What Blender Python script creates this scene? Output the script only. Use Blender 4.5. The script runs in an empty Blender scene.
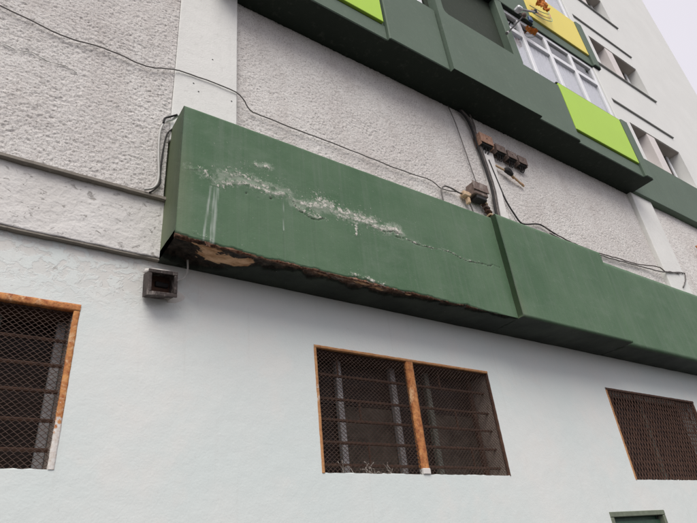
import bpy, math, random
import numpy as np
from mathutils import Matrix, Vector

random.seed(7)
rng = np.random.default_rng(11)
scene = bpy.context.scene
COL = scene.collection

# ------------------------------------------------------------------ camera
cam_d = bpy.data.cameras.new("camera")
cam = bpy.data.objects.new("camera", cam_d)
COL.objects.link(cam)
Rm = Matrix(((0.825626, -0.211953, -0.522893),
             (-0.555941, -0.463757, -0.689825),
             (-0.096285, 0.860236, -0.500724)))
M4 = Rm.to_4x4()
M4.translation = Vector((0.0, -3.6, 1.6))
cam.matrix_world = M4
cam_d.sensor_fit = 'HORIZONTAL'
cam_d.sensor_width = 36.0
cam_d.lens = 553.85 / 697.0 * 36.0
cam_d.clip_start = 0.05
cam_d.clip_end = 3000
scene.camera = cam

# ------------------------------------------------------------------ sky + sun (overcast)
SUN_EL, SUN_AZ = math.radians(52), math.radians(214)     # azimuth clockwise from +Y
world = bpy.data.worlds.new("World")
scene.world = world
world.use_nodes = True
wn = world.node_tree
for n in list(wn.nodes):
    wn.nodes.remove(n)
w_out = wn.nodes.new("ShaderNodeOutputWorld")
sky = wn.nodes.new("ShaderNodeTexSky")
sky.sky_type = 'NISHITA'
sky.sun_disc = False
sky.sun_elevation = SUN_EL
sky.sun_rotation = SUN_AZ
bg_sky = wn.nodes.new("ShaderNodeBackground")
bg_sky.inputs[1].default_value = 0.05
wn.links.new(sky.outputs[0], bg_sky.inputs[0])
bg_cl = wn.nodes.new("ShaderNodeBackground")              # the cloud deck, even in all directions
tc = wn.nodes.new("ShaderNodeTexCoord")
cn = wn.nodes.new("ShaderNodeTexNoise")
cn.inputs["Scale"].default_value = 2.6
cn.inputs["Detail"].default_value = 3
wn.links.new(tc.outputs["Generated"], cn.inputs["Vector"])
cr = wn.nodes.new("ShaderNodeValToRGB")
cr.color_ramp.elements[0].position = 0.3
cr.color_ramp.elements[0].color = (0.482, 0.462, 0.505, 1)
cr.color_ramp.elements[1].position = 0.7
cr.color_ramp.elements[1].color = (0.506, 0.486, 0.524, 1)
wn.links.new(cn.outputs[0], cr.inputs[0])
wn.links.new(cr.outputs[0], bg_cl.inputs[0])
bg_cl.inputs[1].default_value = 1.0
mixw = wn.nodes.new("ShaderNodeMixShader")
mixw.inputs[0].default_value = 0.92
wn.links.new(bg_sky.outputs[0], mixw.inputs[1])
wn.links.new(bg_cl.outputs[0], mixw.inputs[2])
wn.links.new(mixw.outputs[0], w_out.inputs[0])

sun_d = bpy.data.lights.new("sun", 'SUN')
sun_d.energy = 1.5
sun_d.angle = math.radians(42)
sun_d.color = (1.0, 0.955, 0.89)
sun = bpy.data.objects.new("sun", sun_d)
COL.objects.link(sun)
sdir = Vector((math.sin(SUN_AZ) * math.cos(SUN_EL), math.cos(SUN_AZ) * math.cos(SUN_EL), math.sin(SUN_EL)))
sun.rotation_euler = sdir.to_track_quat('Z', 'Y').to_euler()
sun.location = (-4, -12, 14)

vs = scene.view_settings
vs.view_transform = 'Standard'
vs.look = 'None'
vs.exposure = 0.83
vs.gamma = 1.0
vs.use_curve_mapping = False

# ------------------------------------------------------------------ numpy noise
def _hash(ix, iy, seed):
    h = (ix.astype(np.int64) * 374761393 + iy.astype(np.int64) * 668265263 + seed * 974634777) & 0xFFFFFFFF
    h = ((h ^ (h >> 13)) * 1274126177) & 0xFFFFFFFF
    return ((h ^ (h >> 16)) & 0xFFFF) / 65535.0

def vnoise(x, y, seed=0):
    ix, iy = np.floor(x), np.floor(y)
    fx, fy = x - ix, y - iy
    fx = fx * fx * (3 - 2 * fx)
    fy = fy * fy * (3 - 2 * fy)
    a, b = _hash(ix, iy, seed), _hash(ix + 1, iy, seed)
    c, d = _hash(ix, iy + 1, seed), _hash(ix + 1, iy + 1, seed)
    return (a * (1 - fx) + b * fx) * (1 - fy) + (c * (1 - fx) + d * fx) * fy

def fbm(x, y, seed=0, oct=4):
    s, a, t = 0, 1.0, 0
    for o in range(oct):
        s = s + a * vnoise(x * 2 ** o, y * 2 ** o, seed + o)
        t += a
        a *= 0.5
    return s / t

# ------------------------------------------------------------------ materials
MATS = {}
def new_mat(name):
    m = bpy.data.materials.new(name)
    m.use_nodes = True
    nt = m.node_tree
    b = nt.nodes["Principled BSDF"]
    MATS[name] = m
    return m, nt, b

class NB:
    """small node builder on world position"""
    def __init__(s, nt):
        s.nt = nt
        s.geo = nt.nodes.new("ShaderNodeNewGeometry")
        s.pos = s.geo.outputs["Position"]
    def link(s, a, b): s.nt.links.new(a, b)
    def mapping(s, scale=(1, 1, 1), loc=(0, 0, 0)):
        m = s.nt.nodes.new("ShaderNodeMapping")
        m.inputs["Scale"].default_value = scale
        m.inputs["Location"].default_value = loc
        s.link(s.pos, m.inputs["Vector"])
        return m.outputs[0]
    def noise(s, scale, detail=4, rough=0.55, stretch=(1, 1, 1), loc=(0, 0, 0), dist=0):
        n = s.nt.nodes.new("ShaderNodeTexNoise")
        n.inputs["Scale"].default_value = scale
        n.inputs["Detail"].default_value = detail
        n.inputs["Roughness"].default_value = rough
        n.inputs["Distortion"].default_value = dist
        s.link(s.mapping(stretch, loc), n.inputs["Vector"])
        return n.outputs[0]
    def ramp(s, v, p0, p1, c0=(0, 0, 0), c1=(1, 1, 1)):
        r = s.nt.nodes.new("ShaderNodeValToRGB")
        r.color_ramp.elements[0].position = p0
        r.color_ramp.elements[1].position = p1
        r.color_ramp.elements[0].color = (*c0, 1)
        r.color_ramp.elements[1].color = (*c1, 1)
        s.link(v, r.inputs[0])
        return r.outputs[0]
    def mix(s, f, a, b, mode='MIX'):
        m = s.nt.nodes.new("ShaderNodeMix")
        m.data_type = 'RGBA'
        m.blend_type = mode
        for sock, v in ((m.inputs[0], f), (m.inputs[6], a), (m.inputs[7], b)):
            if hasattr(v, "links"): s.link(v, sock)
            elif isinstance(v, (int, float)): sock.default_value = v
            else: sock.default_value = (*v, 1)
        return m.outputs[2]
    def math(s, op, a, b=0.0):
        m = s.nt.nodes.new("ShaderNodeMath")
        m.operation = op
        for sock, v in ((m.inputs[0], a), (m.inputs[1], b)):
            if hasattr(v, "links"): s.link(v, sock)
            else: sock.default_value = v
        return m.outputs[0]
    def attr(s, name):
        a = s.nt.nodes.new("ShaderNodeAttribute")
        a.attribute_name = name
        return a.outputs["Fac"]
    def sep(s):
        x = s.nt.nodes.new("ShaderNodeSeparateXYZ")
        s.link(s.pos, x.inputs[0])
        return x.outputs
    def bump(s, h, strength, dist, b):
        n = s.nt.nodes.new("ShaderNodeBump")
        n.inputs["Strength"].default_value = strength
        n.inputs["Distance"].default_value = dist
        s.link(h, n.inputs["Height"])
        s.link(n.outputs[0], b.inputs["Normal"])

def paint_mat(name, base, dark=0.85, dirt=(0.35, 0.33, 0.29), dirt_amt=0.25, rough=0.7, bump=0.25, bscale=60, streak=0.3):
    m, nt, b = new_mat(name)
    k = NB(nt)
    n1 = k.noise(1.3, 5)
    c = k.mix(k.ramp(n1, 0.35, 0.68), tuple(x * dark for x in base), base)
    n2 = k.noise(14, 6, 0.65)
    c = k.mix(k.math('MULTIPLY', k.ramp(n2, 0.56, 0.78), dirt_amt), c, dirt)
    n3 = k.noise(5.0, 4, 0.6, (3.2, 3.2, 0.22))
    c = k.mix(k.math('MULTIPLY', k.ramp(n3, 0.55, 0.8), streak), c, tuple(x * 0.72 for x in base))
    k.link(c, b.inputs["Base Color"])
    b.inputs["Roughness"].default_value = rough
    b.inputs["Specular IOR Level"].default_value = 0.22
    h = k.math('ADD', k.noise(bscale, 5, 0.6), k.math('MULTIPLY', k.noise(9, 3), 1.5))
    k.bump(h, bump, 0.01, b)
    return m

# smooth painted lower wall: chalky white with bluish and cream repaint patches and chipped relief near the ledge
def lower_wall_mat():
    m, nt, b = new_mat("lower_wall_paint")
    k = NB(nt)
    c = k.mix(k.ramp(k.noise(0.7, 5, 0.6), 0.38, 0.62), (0.675, 0.735, 0.715), (0.73, 0.755, 0.73))
    c = k.mix(k.math('MULTIPLY', k.ramp(k.noise(2.6, 6, 0.65, loc=(3, 1, 8)), 0.52, 0.64), 0.45), c, (0.755, 0.75, 0.715))
    c = k.mix(k.math('MULTIPLY', k.ramp(k.noise(26, 6, 0.7), 0.63, 0.74), 0.4), c, (0.45, 0.41, 0.37))
    xyz = k.sep()
    # flaking zone: upper left of the wall
    zm = k.ramp(k.math('ADD', xyz[2], k.math('MULTIPLY', k.noise(2.2, 4), 0.7)), 0.0, 1.0)
    mr = nt.nodes.new("ShaderNodeMapRange")
    mr.inputs[1].default_value = 3.45
    mr.inputs[2].default_value = 3.95
    k.link(k.math('ADD', xyz[2], k.math('MULTIPLY', k.noise(2.2, 4), 0.5)), mr.inputs[0])
    mx = nt.nodes.new("ShaderNodeMapRange")
    mx.inputs[1].default_value = 1.5
    mx.inputs[2].default_value = 0.8
    k.link(xyz[0], mx.inputs[0])
    zone = k.math('MULTIPLY', mr.outputs[0], mx.outputs[0])
    flake = k.ramp(k.noise(11, 6, 0.62, (1, 1, 1.3), dist=0.6), 0.47, 0.53)
    fz = k.math('MULTIPLY', flake, zone)
    c = k.mix(k.math('MULTIPLY', fz, 0.6), c, (0.66, 0.62, 0.58))
    chip = k.math('MULTIPLY', k.ramp(k.noise(17, 5, 0.7, loc=(5, 2, 1)), 0.62, 0.68), zone)
    c = k.mix(k.math('MULTIPLY', chip, 0.75), c, (0.36, 0.32, 0.28))
    # the odd rain streak
    st = k.math('MULTIPLY', k.ramp(k.noise(4.0, 4, 0.6, (4, 4, 0.18)), 0.6, 0.8), 0.22)
    c = k.mix(st, c, (0.52, 0.50, 0.46))
    k.link(c, b.inputs["Base Color"])
    b.inputs["Roughness"].default_value = 0.75
    b.inputs["Specular IOR Level"].default_value = 0.2
    h = k.math('ADD', k.math('MULTIPLY', k.noise(70, 5, 0.6), 0.25), k.math('MULTIPLY', k.noise(6, 4), 1.0))
    h = k.math('SUBTRACT', h, k.math('MULTIPLY', fz, 0.5))
    h = k.math('SUBTRACT', h, k.math('MULTIPLY', chip, 0.5))
    k.bump(h, 0.45, 0.012, b)
    return m

def stucco_mat():
    m, nt, b = new_mat("rough_cast_stucco")
    k = NB(nt)
    c = k.mix(k.ramp(k.noise(1.1, 5, 0.6), 0.35, 0.65), (0.70, 0.665, 0.635), (0.82, 0.80, 0.765))
    c = k.mix(k.math('MULTIPLY', k.ramp(k.noise(75, 3, 0.75), 0.535, 0.61), 0.72), c, (0.30, 0.265, 0.24))
    c = k.mix(k.math('MULTIPLY', k.ramp(k.noise(34, 5, 0.8, (1, 1, 1.8), loc=(6, 6, 6)), 0.60, 0.66), 0.6), c, (0.20, 0.175, 0.155))
    c = k.mix(k.math('MULTIPLY', k.ramp(k.noise(95, 3, 0.6, loc=(4, 7, 1)), 0.55, 0.66), 0.6), c, (0.86, 0.84, 0.81))
    st = k.math('MULTIPLY', k.ramp(k.noise(2.2, 5, 0.65, (1.2, 1.2, 0.45)), 0.5, 0.70), 0.42)
    c = k.mix(st, c, (0.52, 0.47, 0.435))
    k.link(c, b.inputs["Base Color"])
    b.inputs["Roughness"].default_value = 0.9
    b.inputs["Specular IOR Level"].default_value = 0.2
    k.bump(k.noise(90, 5, 0.7), 0.8, 0.012, b)
    return m

def band_mat():
    m, nt, b = new_mat("chipped_band_plaster")
    k = NB(nt)
    c = k.mix(k.ramp(k.noise(1.6, 5, 0.6), 0.35, 0.65), (0.68, 0.66, 0.63), (0.78, 0.765, 0.74))
    chip = k.ramp(k.noise(13, 6, 0.72, (1, 1, 1.5), dist=0.8), 0.60, 0.66)
    c = k.mix(k.math('MULTIPLY', chip, 0.7), c, (0.36, 0.325, 0.29))
    c = k.mix(k.math('MULTIPLY', k.ramp(k.noise(60, 4, 0.7), 0.58, 0.7), 0.4), c, (0.45, 0.42, 0.39))
    k.link(c, b.inputs["Base Color"])
    b.inputs["Roughness"].default_value = 0.88
    b.inputs["Specular IOR Level"].default_value = 0.2
    h = k.math('SUBTRACT', k.math('ADD', k.noise(28, 6, 0.7), k.noise(7, 3)), k.math('MULTIPLY', chip, 0.6))
    k.bump(h, 0.75, 0.012, b)
    return m

def beam_mat():
    m, nt, b = new_mat("green_beam_paint")
    k = NB(nt)
    c = k.mix(k.ramp(k.noise(1.7, 5, 0.6), 0.35, 0.66), (0.078, 0.146, 0.080), (0.110, 0.180, 0.108))
    c = k.mix(k.math('MULTIPLY', k.ramp(k.noise(5, 4, 0.6, (4, 4, 0.15)), 0.50, 0.76), 0.5), c, (0.150, 0.198, 0.148))
    c = k.mix(k.math('MULTIPLY', k.ramp(k.noise(9, 5, 0.65, (5, 5, 0.10), loc=(4, 0, 0)), 0.56, 0.7), 0.35), c, (0.075, 0.125, 0.075))
    c = k.mix(k.math('MULTIPLY', k.ramp(k.noise(2.4, 6, 0.7, (1, 1, 2), loc=(8, 1, 1)), 0.52, 0.7), 0.35), c, (0.160, 0.216, 0.158))
    c = k.mix(k.math('MULTIPLY', k.ramp(k.noise(30, 5, 0.7), 0.6, 0.75), 0.28), c, (0.25, 0.28, 0.24))
    c = k.mix(k.math('MULTIPLY', k.attr("stain"), 0.75), c, (0.25, 0.245, 0.15))
    fr = k.noise(48, 5, 0.7)
    c = k.mix(k.attr("grime_shade"), c, k.mix(k.ramp(k.noise(3, 5, 0.6), 0.4, 0.7), (0.022, 0.028, 0.022), (0.045, 0.055, 0.042)))
    sf = k.ramp(k.math('ADD', k.attr("scuff"), k.math('MULTIPLY', k.math('SUBTRACT', k.noise(26, 6, 0.8, loc=(2, 2, 7)), 0.5), 2.2)), 0.45, 0.85)
    c = k.mix(k.math('MULTIPLY', sf, 0.5), c, (0.36, 0.40, 0.33))
    # lifted flakes: pale undercoat
    pc = k.mix(k.ramp(k.noise(32, 5, 0.75, loc=(1, 5, 2)), 0.42, 0.60), (0.22, 0.26, 0.20), (0.70, 0.66, 0.60))
    pk = k.ramp(k.math('ADD', k.attr("peel"), k.math('MULTIPLY', k.math('SUBTRACT', k.noise(45, 5, 0.8), 0.5), 3.0)), 0.52, 0.60)
    c = k.mix(pk, c, pc)
    dk = k.ramp(k.attr("crack"), 0.45, 0.6)
    c = k.mix(k.math('MULTIPLY', dk, 0.8), c, (0.03, 0.03, 0.022))
    drip = k.math('MULTIPLY', k.attr("drip"), 0.55)
    c = k.mix(drip, c, (0.56, 0.60, 0.56))
    # bare broken mortar and hollow brick along the lower arris
    sn = k.noise(26, 5, 0.7, (0.6, 1, 1))
    sc = k.mix(k.ramp(sn, 0.4, 0.65), (0.026, 0.023, 0.019), (0.085, 0.066, 0.052))
    red = k.math('MULTIPLY', k.ramp(k.noise(14, 6, 0.75, (0.35, 1, 1), loc=(2, 6, 1)), 0.40, 0.47), k.attr("edge"))
    sc = k.mix(red, sc, k.mix(k.ramp(k.noise(50, 4, 0.7), 0.4, 0.6), (0.21, 0.085, 0.05), (0.48, 0.28, 0.18)))
    pale = k.math('MULTIPLY', k.ramp(k.noise(22, 5, 0.75, (0.4, 1, 1), loc=(9, 3, 2)), 0.57, 0.63), k.attr("edge"))
    sc = k.mix(pale, sc, (0.62, 0.54, 0.48))
    c = k.mix(k.ramp(k.math('ADD', k.attr("spall"), k.math('MULTIPLY', k.math('SUBTRACT', fr, 0.5), 0.6)), 0.45, 0.55), c, sc)
    bn = k.mix(k.ramp(k.noise(18, 6, 0.7, (0.4, 1, 1)), 0.38, 0.62), (0.45, 0.23, 0.11), (0.82, 0.54, 0.33))
    c = k.mix(k.ramp(k.math('ADD', k.attr("brick"), k.math('MULTIPLY', k.math('SUBTRACT', k.noise(16, 5, 0.7, (0.6, 1, 1), loc=(3, 3, 3)), 0.5), 1.7)), 0.45, 0.55), c, bn)
    k.link(c, b.inputs["Base Color"])
    b.inputs["Roughness"].default_value = 0.62
    b.inputs["Specular IOR Level"].default_value = 0.2
    h = k.math('ADD', k.math('MULTIPLY', k.noise(55, 5, 0.6), 0.3), k.noise(5, 4))
    h = k.math('ADD', h, k.math('MULTIPLY', pk, 0.5))
    h = k.math('ADD', h, k.math('MULTIPLY', k.math('MULTIPLY', k.attr("spall"), sn), 1.4))
    k.bump(h, 0.4, 0.012, b)
    return m

def rust_mat(name, c0, c1, paint=None, paint_amt=0.5, rough=0.85):
    m, nt, b = new_mat(name)
    k = NB(nt)
    c = k.mix(k.ramp(k.noise(22, 6, 0.7), 0.35, 0.65), c0, c1)
    c = k.mix(k.math('MULTIPLY', k.ramp(k.noise(60, 5, 0.7, loc=(2, 2, 2)), 0.5, 0.7), 0.6), c, tuple(x * 0.35 for x in c0))
    if paint:
        p = k.ramp(k.noise(5, 7, 0.75, (1, 1, 0.6), loc=(7, 0, 3)), 1 - paint_amt - 0.04, 1 - paint_amt + 0.04)
        c = k.mix(p, c, paint)
    k.link(c, b.inputs["Base Color"])
    b.inputs["Roughness"].default_value = rough
    k.bump(k.noise(80, 5, 0.7), 0.6, 0.006, b)
    return m

def flat_mat(name, base, rough=0.5, metal=0.0, var=0.2, scale=18, bump=0.15):
    m, nt, b = new_mat(name)
    k = NB(nt)
    c = k.mix(k.ramp(k.noise(scale, 5, 0.65), 0.35, 0.7), tuple(x * (1 - var) for x in base), base)
    k.link(c, b.inputs["Base Color"])
    b.inputs["Roughness"].default_value = rough
    b.inputs["Metallic"].default_value = metal
    k.bump(k.noise(scale * 4, 4, 0.6), bump, 0.005, b)
    return m

def dirty_glass(name, tint=(0.016, 0.010, 0.008), dust=(0.06, 0.043, 0.034), amt=0.3, rough=0.3):
    m, nt, b = new_mat(name)
    k = NB(nt)
    d = k.math('MULTIPLY', k.ramp(k.noise(5, 5, 0.65), 0.35, 0.7), amt)
    c = k.mix(d, tint, dust)
    k.link(c, b.inputs["Base Color"])
    b.inputs["Roughness"].default_value = rough
    b.inputs["IOR"].default_value = 1.5
    b.inputs["Specular IOR Level"].default_value = 0.12
    return m

def clear_glass(name):
    m, nt, b = new_mat(name)
    k = NB(nt)
    out = nt.nodes["Material Output"]
    nt.nodes.remove(b)
    tr = nt.nodes.new("ShaderNodeBsdfTransparent")
    tr.inputs[0].default_value = (0.94, 0.95, 0.96, 1)
    gl = nt.nodes.new("ShaderNodeBsdfGlossy")
    gl.inputs["Roughness"].default_value = 0.06
    lw = nt.nodes.new("ShaderNodeLayerWeight")
    mx = nt.nodes.new("ShaderNodeMixShader")
    k.link(k.math('ADD', k.math('MULTIPLY', k.math('POWER', lw.outputs["Facing"], 3.0), 0.55), 0.04), mx.inputs[0])
    k.link(tr.outputs[0], mx.inputs[1])
    k.link(gl.outputs[0], mx.inputs[2])
    k.link(mx.outputs[0], out.inputs[0])
    return m

lower_wall_mat(); stucco_mat(); band_mat(); beam_mat()
paint_mat("pilaster_white", (0.79, 0.79, 0.755), 0.92, dirt_amt=0.25, bump=0.3, streak=0.2)
paint_mat("upper_white", (0.77, 0.775, 0.745), 0.95, dirt_amt=0.12, bump=0.15, streak=0.18)
paint_mat("upper_green", (0.124, 0.170, 0.128), 0.9, dirt=(0.27, 0.29, 0.26), dirt_amt=0.25, bump=0.18, streak=0.35, rough=0.65)
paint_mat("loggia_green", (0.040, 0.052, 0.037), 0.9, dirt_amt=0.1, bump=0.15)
paint_mat("soffit_shade_green", (0.022, 0.030, 0.023), 0.85, dirt_amt=0.1, bump=0.2)  # underside shade put into the colour, far darker than the fronts
paint_mat("lime_panel", (0.46, 0.70, 0.085), 0.96, dirt=(0.5, 0.6, 0.3), dirt_amt=0.12, bump=0.1, streak=0.15, rough=0.5)
paint_mat("yellow_panel", (0.86, 0.72, 0.16), 0.97, dirt=(0.6, 0.5, 0.3), dirt_amt=0.12, bump=0.1, streak=0.12, rough=0.5)
paint_mat("orange_panel", (0.80, 0.30, 0.05), 0.97, dirt_amt=0.1, bump=0.1, streak=0.1, rough=0.5)
paint_mat("ledge_grey", (0.33, 0.335, 0.32), 0.85, bump=0.2)
paint_mat("shadow_line_mortar", (0.26, 0.235, 0.20), 0.75, dirt=(0.5, 0.47, 0.43), dirt_amt=0.5, bump=0.5, bscale=40)
paint_mat("reveal_dusty", (0.52, 0.43, 0.37), 0.6, dirt=(0.12, 0.08, 0.06), dirt_amt=0.8, bump=0.4)
paint_mat("reveal_taupe", (0.42, 0.38, 0.345), 0.9, bump=0.2)
paint_mat("blind_white", (0.74, 0.69, 0.665), 0.95, bump=0.1, streak=0.2)
paint_mat("trunking_white", (0.80, 0.78, 0.75), 0.9, dirt_amt=0.3, bump=0.5, bscale=40)
flat_mat("pvc_white", (0.83, 0.84, 0.86), 0.35, var=0.06)
flat_mat("curtain_grey", (0.86, 0.85, 0.88), 0.9, var=0.18, scale=30)
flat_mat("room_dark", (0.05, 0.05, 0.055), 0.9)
flat_mat("shade_and_hole_dark", (0.05, 0.055, 0.05), 0.7)
rust_mat("rust_orange", (0.30, 0.085, 0.028), (0.66, 0.30, 0.10), paint=(0.70, 0.44, 0.24), paint_amt=0.42)
rust_mat("rust_flaked", (0.42, 0.19, 0.08), (0.56, 0.30, 0.13), paint=(0.68, 0.64, 0.58), paint_amt=0.38)
rust_mat("flaked_white", (0.50, 0.36, 0.25), (0.60, 0.5, 0.4), paint=(0.70, 0.67, 0.63), paint_amt=0.66)
rust_mat("rust_brown", (0.062, 0.031, 0.021), (0.12, 0.06, 0.036))
rust_mat("rust_mesh", (0.052, 0.030, 0.022), (0.10, 0.062, 0.046))
rust_mat("rust_mesh_brown", (0.062, 0.031, 0.022), (0.135, 0.07, 0.046))
rust_mat("rust_box", (0.12, 0.085, 0.072), (0.24, 0.175, 0.15), paint=(0.30, 0.255, 0.225), paint_amt=0.4)
rust_mat("lamp_brown", (0.045, 0.036, 0.033), (0.11, 0.088, 0.08), paint=(0.30, 0.265, 0.24), paint_amt=0.42)
rust_mat("clay_box", (0.34, 0.185, 0.125), (0.50, 0.31, 0.22))
rust_mat("connector_tan", (0.52, 0.36, 0.22), (0.66, 0.5, 0.34))
flat_mat("aluminium_grey", (0.40, 0.385, 0.38), 0.45, 0.3)
flat_mat("post_olive", (0.16, 0.17, 0.14), 0.6)
flat_mat("black_rubber", (0.022, 0.021, 0.021), 0.75, var=0.4)
flat_mat("grey_cable", (0.17, 0.155, 0.145), 0.6, var=0.45)
flat_mat("brown_cable", (0.19, 0.16, 0.145), 0.65, var=0.5)
flat_mat("pale_cable", (0.60, 0.59, 0.56), 0.5, var=0.2)
flat_mat("pale_twig", (0.58, 0.52, 0.46), 0.8, var=0.3)
flat_mat("orange_cloth", (0.72, 0.24, 0.035), 0.9, var=0.45, scale=24)
flat_mat("rope_teal", (0.25, 0.52, 0.42), 0.8)
flat_mat("rope_pink", (0.70, 0.30, 0.28), 0.8)
flat_mat("peg_blue", (0.04, 0.10, 0.22), 0.5)
flat_mat("door_green", (0.050, 0.13, 0.075), 0.5, var=0.35)
flat_mat("door_frame_green", (0.19, 0.22, 0.155), 0.6, var=0.3)
dirty_glass("dirty_glass")
dirty_glass("dirty_glass_pale", (0.030, 0.024, 0.019), (0.16, 0.135, 0.11), 0.6, 0.45)
clear_glass("clear_glass")

def ground_mats():
    m, nt, b = new_mat("asphalt")
    k = NB(nt)
    c = k.mix(k.ramp(k.noise(0.6, 5), 0.35, 0.65), (0.042, 0.042, 0.043), (0.068, 0.066, 0.064))
    c = k.mix(k.math('MULTIPLY', k.ramp(k.noise(140, 2), 0.55, 0.7), 0.5), c, (0.12, 0.115, 0.11))
    k.link(c, b.inputs["Base Color"])
    b.inputs["Roughness"].default_value = 0.9
    b.inputs["Specular IOR Level"].default_value = 0.2
    k.bump(k.noise(160, 3), 0.5, 0.01, b)
    m, nt, b = new_mat("pavement_concrete")
    k = NB(nt)
    c = k.mix(k.ramp(k.noise(1.4, 5), 0.35, 0.65), (0.075, 0.073, 0.07), (0.11, 0.106, 0.10))
    k.link(c, b.inputs["Base Color"])
    b.inputs["Roughness"].default_value = 0.9
    b.inputs["Specular IOR Level"].default_value = 0.2
    k.bump(k.noise(60, 4), 0.3, 0.01, b)
ground_mats()

def rust_to_white():
    """steel frame whose white paint survives only on its lowest part"""
    m, nt, b = new_mat("rust_to_white")
    k = NB(nt)
    c = k.mix(k.ramp(k.noise(22, 6, 0.7), 0.35, 0.65), (0.34, 0.10, 0.03), (0.66, 0.32, 0.11))
    c = k.mix(k.ramp(k.noise(6, 6, 0.75, loc=(7, 0, 3)), 0.52, 0.60), c, (0.70, 0.46, 0.26))
    z = k.sep()[2]
    v = k.math('ADD', k.math('MULTIPLY', k.math('SUBTRACT', 2.60, z), 2.5), k.math('MULTIPLY', k.math('SUBTRACT', k.noise(14, 6, 0.75), 0.5), 2.2))
    w = k.math('ADD', v, 0.5)
    c = k.mix(k.ramp(w, 0.5, 0.6), c, k.mix(k.ramp(k.noise(40, 5, 0.7), 0.45, 0.65), (0.72, 0.69, 0.65), (0.55, 0.47, 0.40)))
    k.link(c, b.inputs["Base Color"])
    b.inputs["Roughness"].default_value = 0.85
    k.bump(k.noise(80, 5, 0.7), 0.6, 0.006, b)
rust_to_white()

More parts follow.
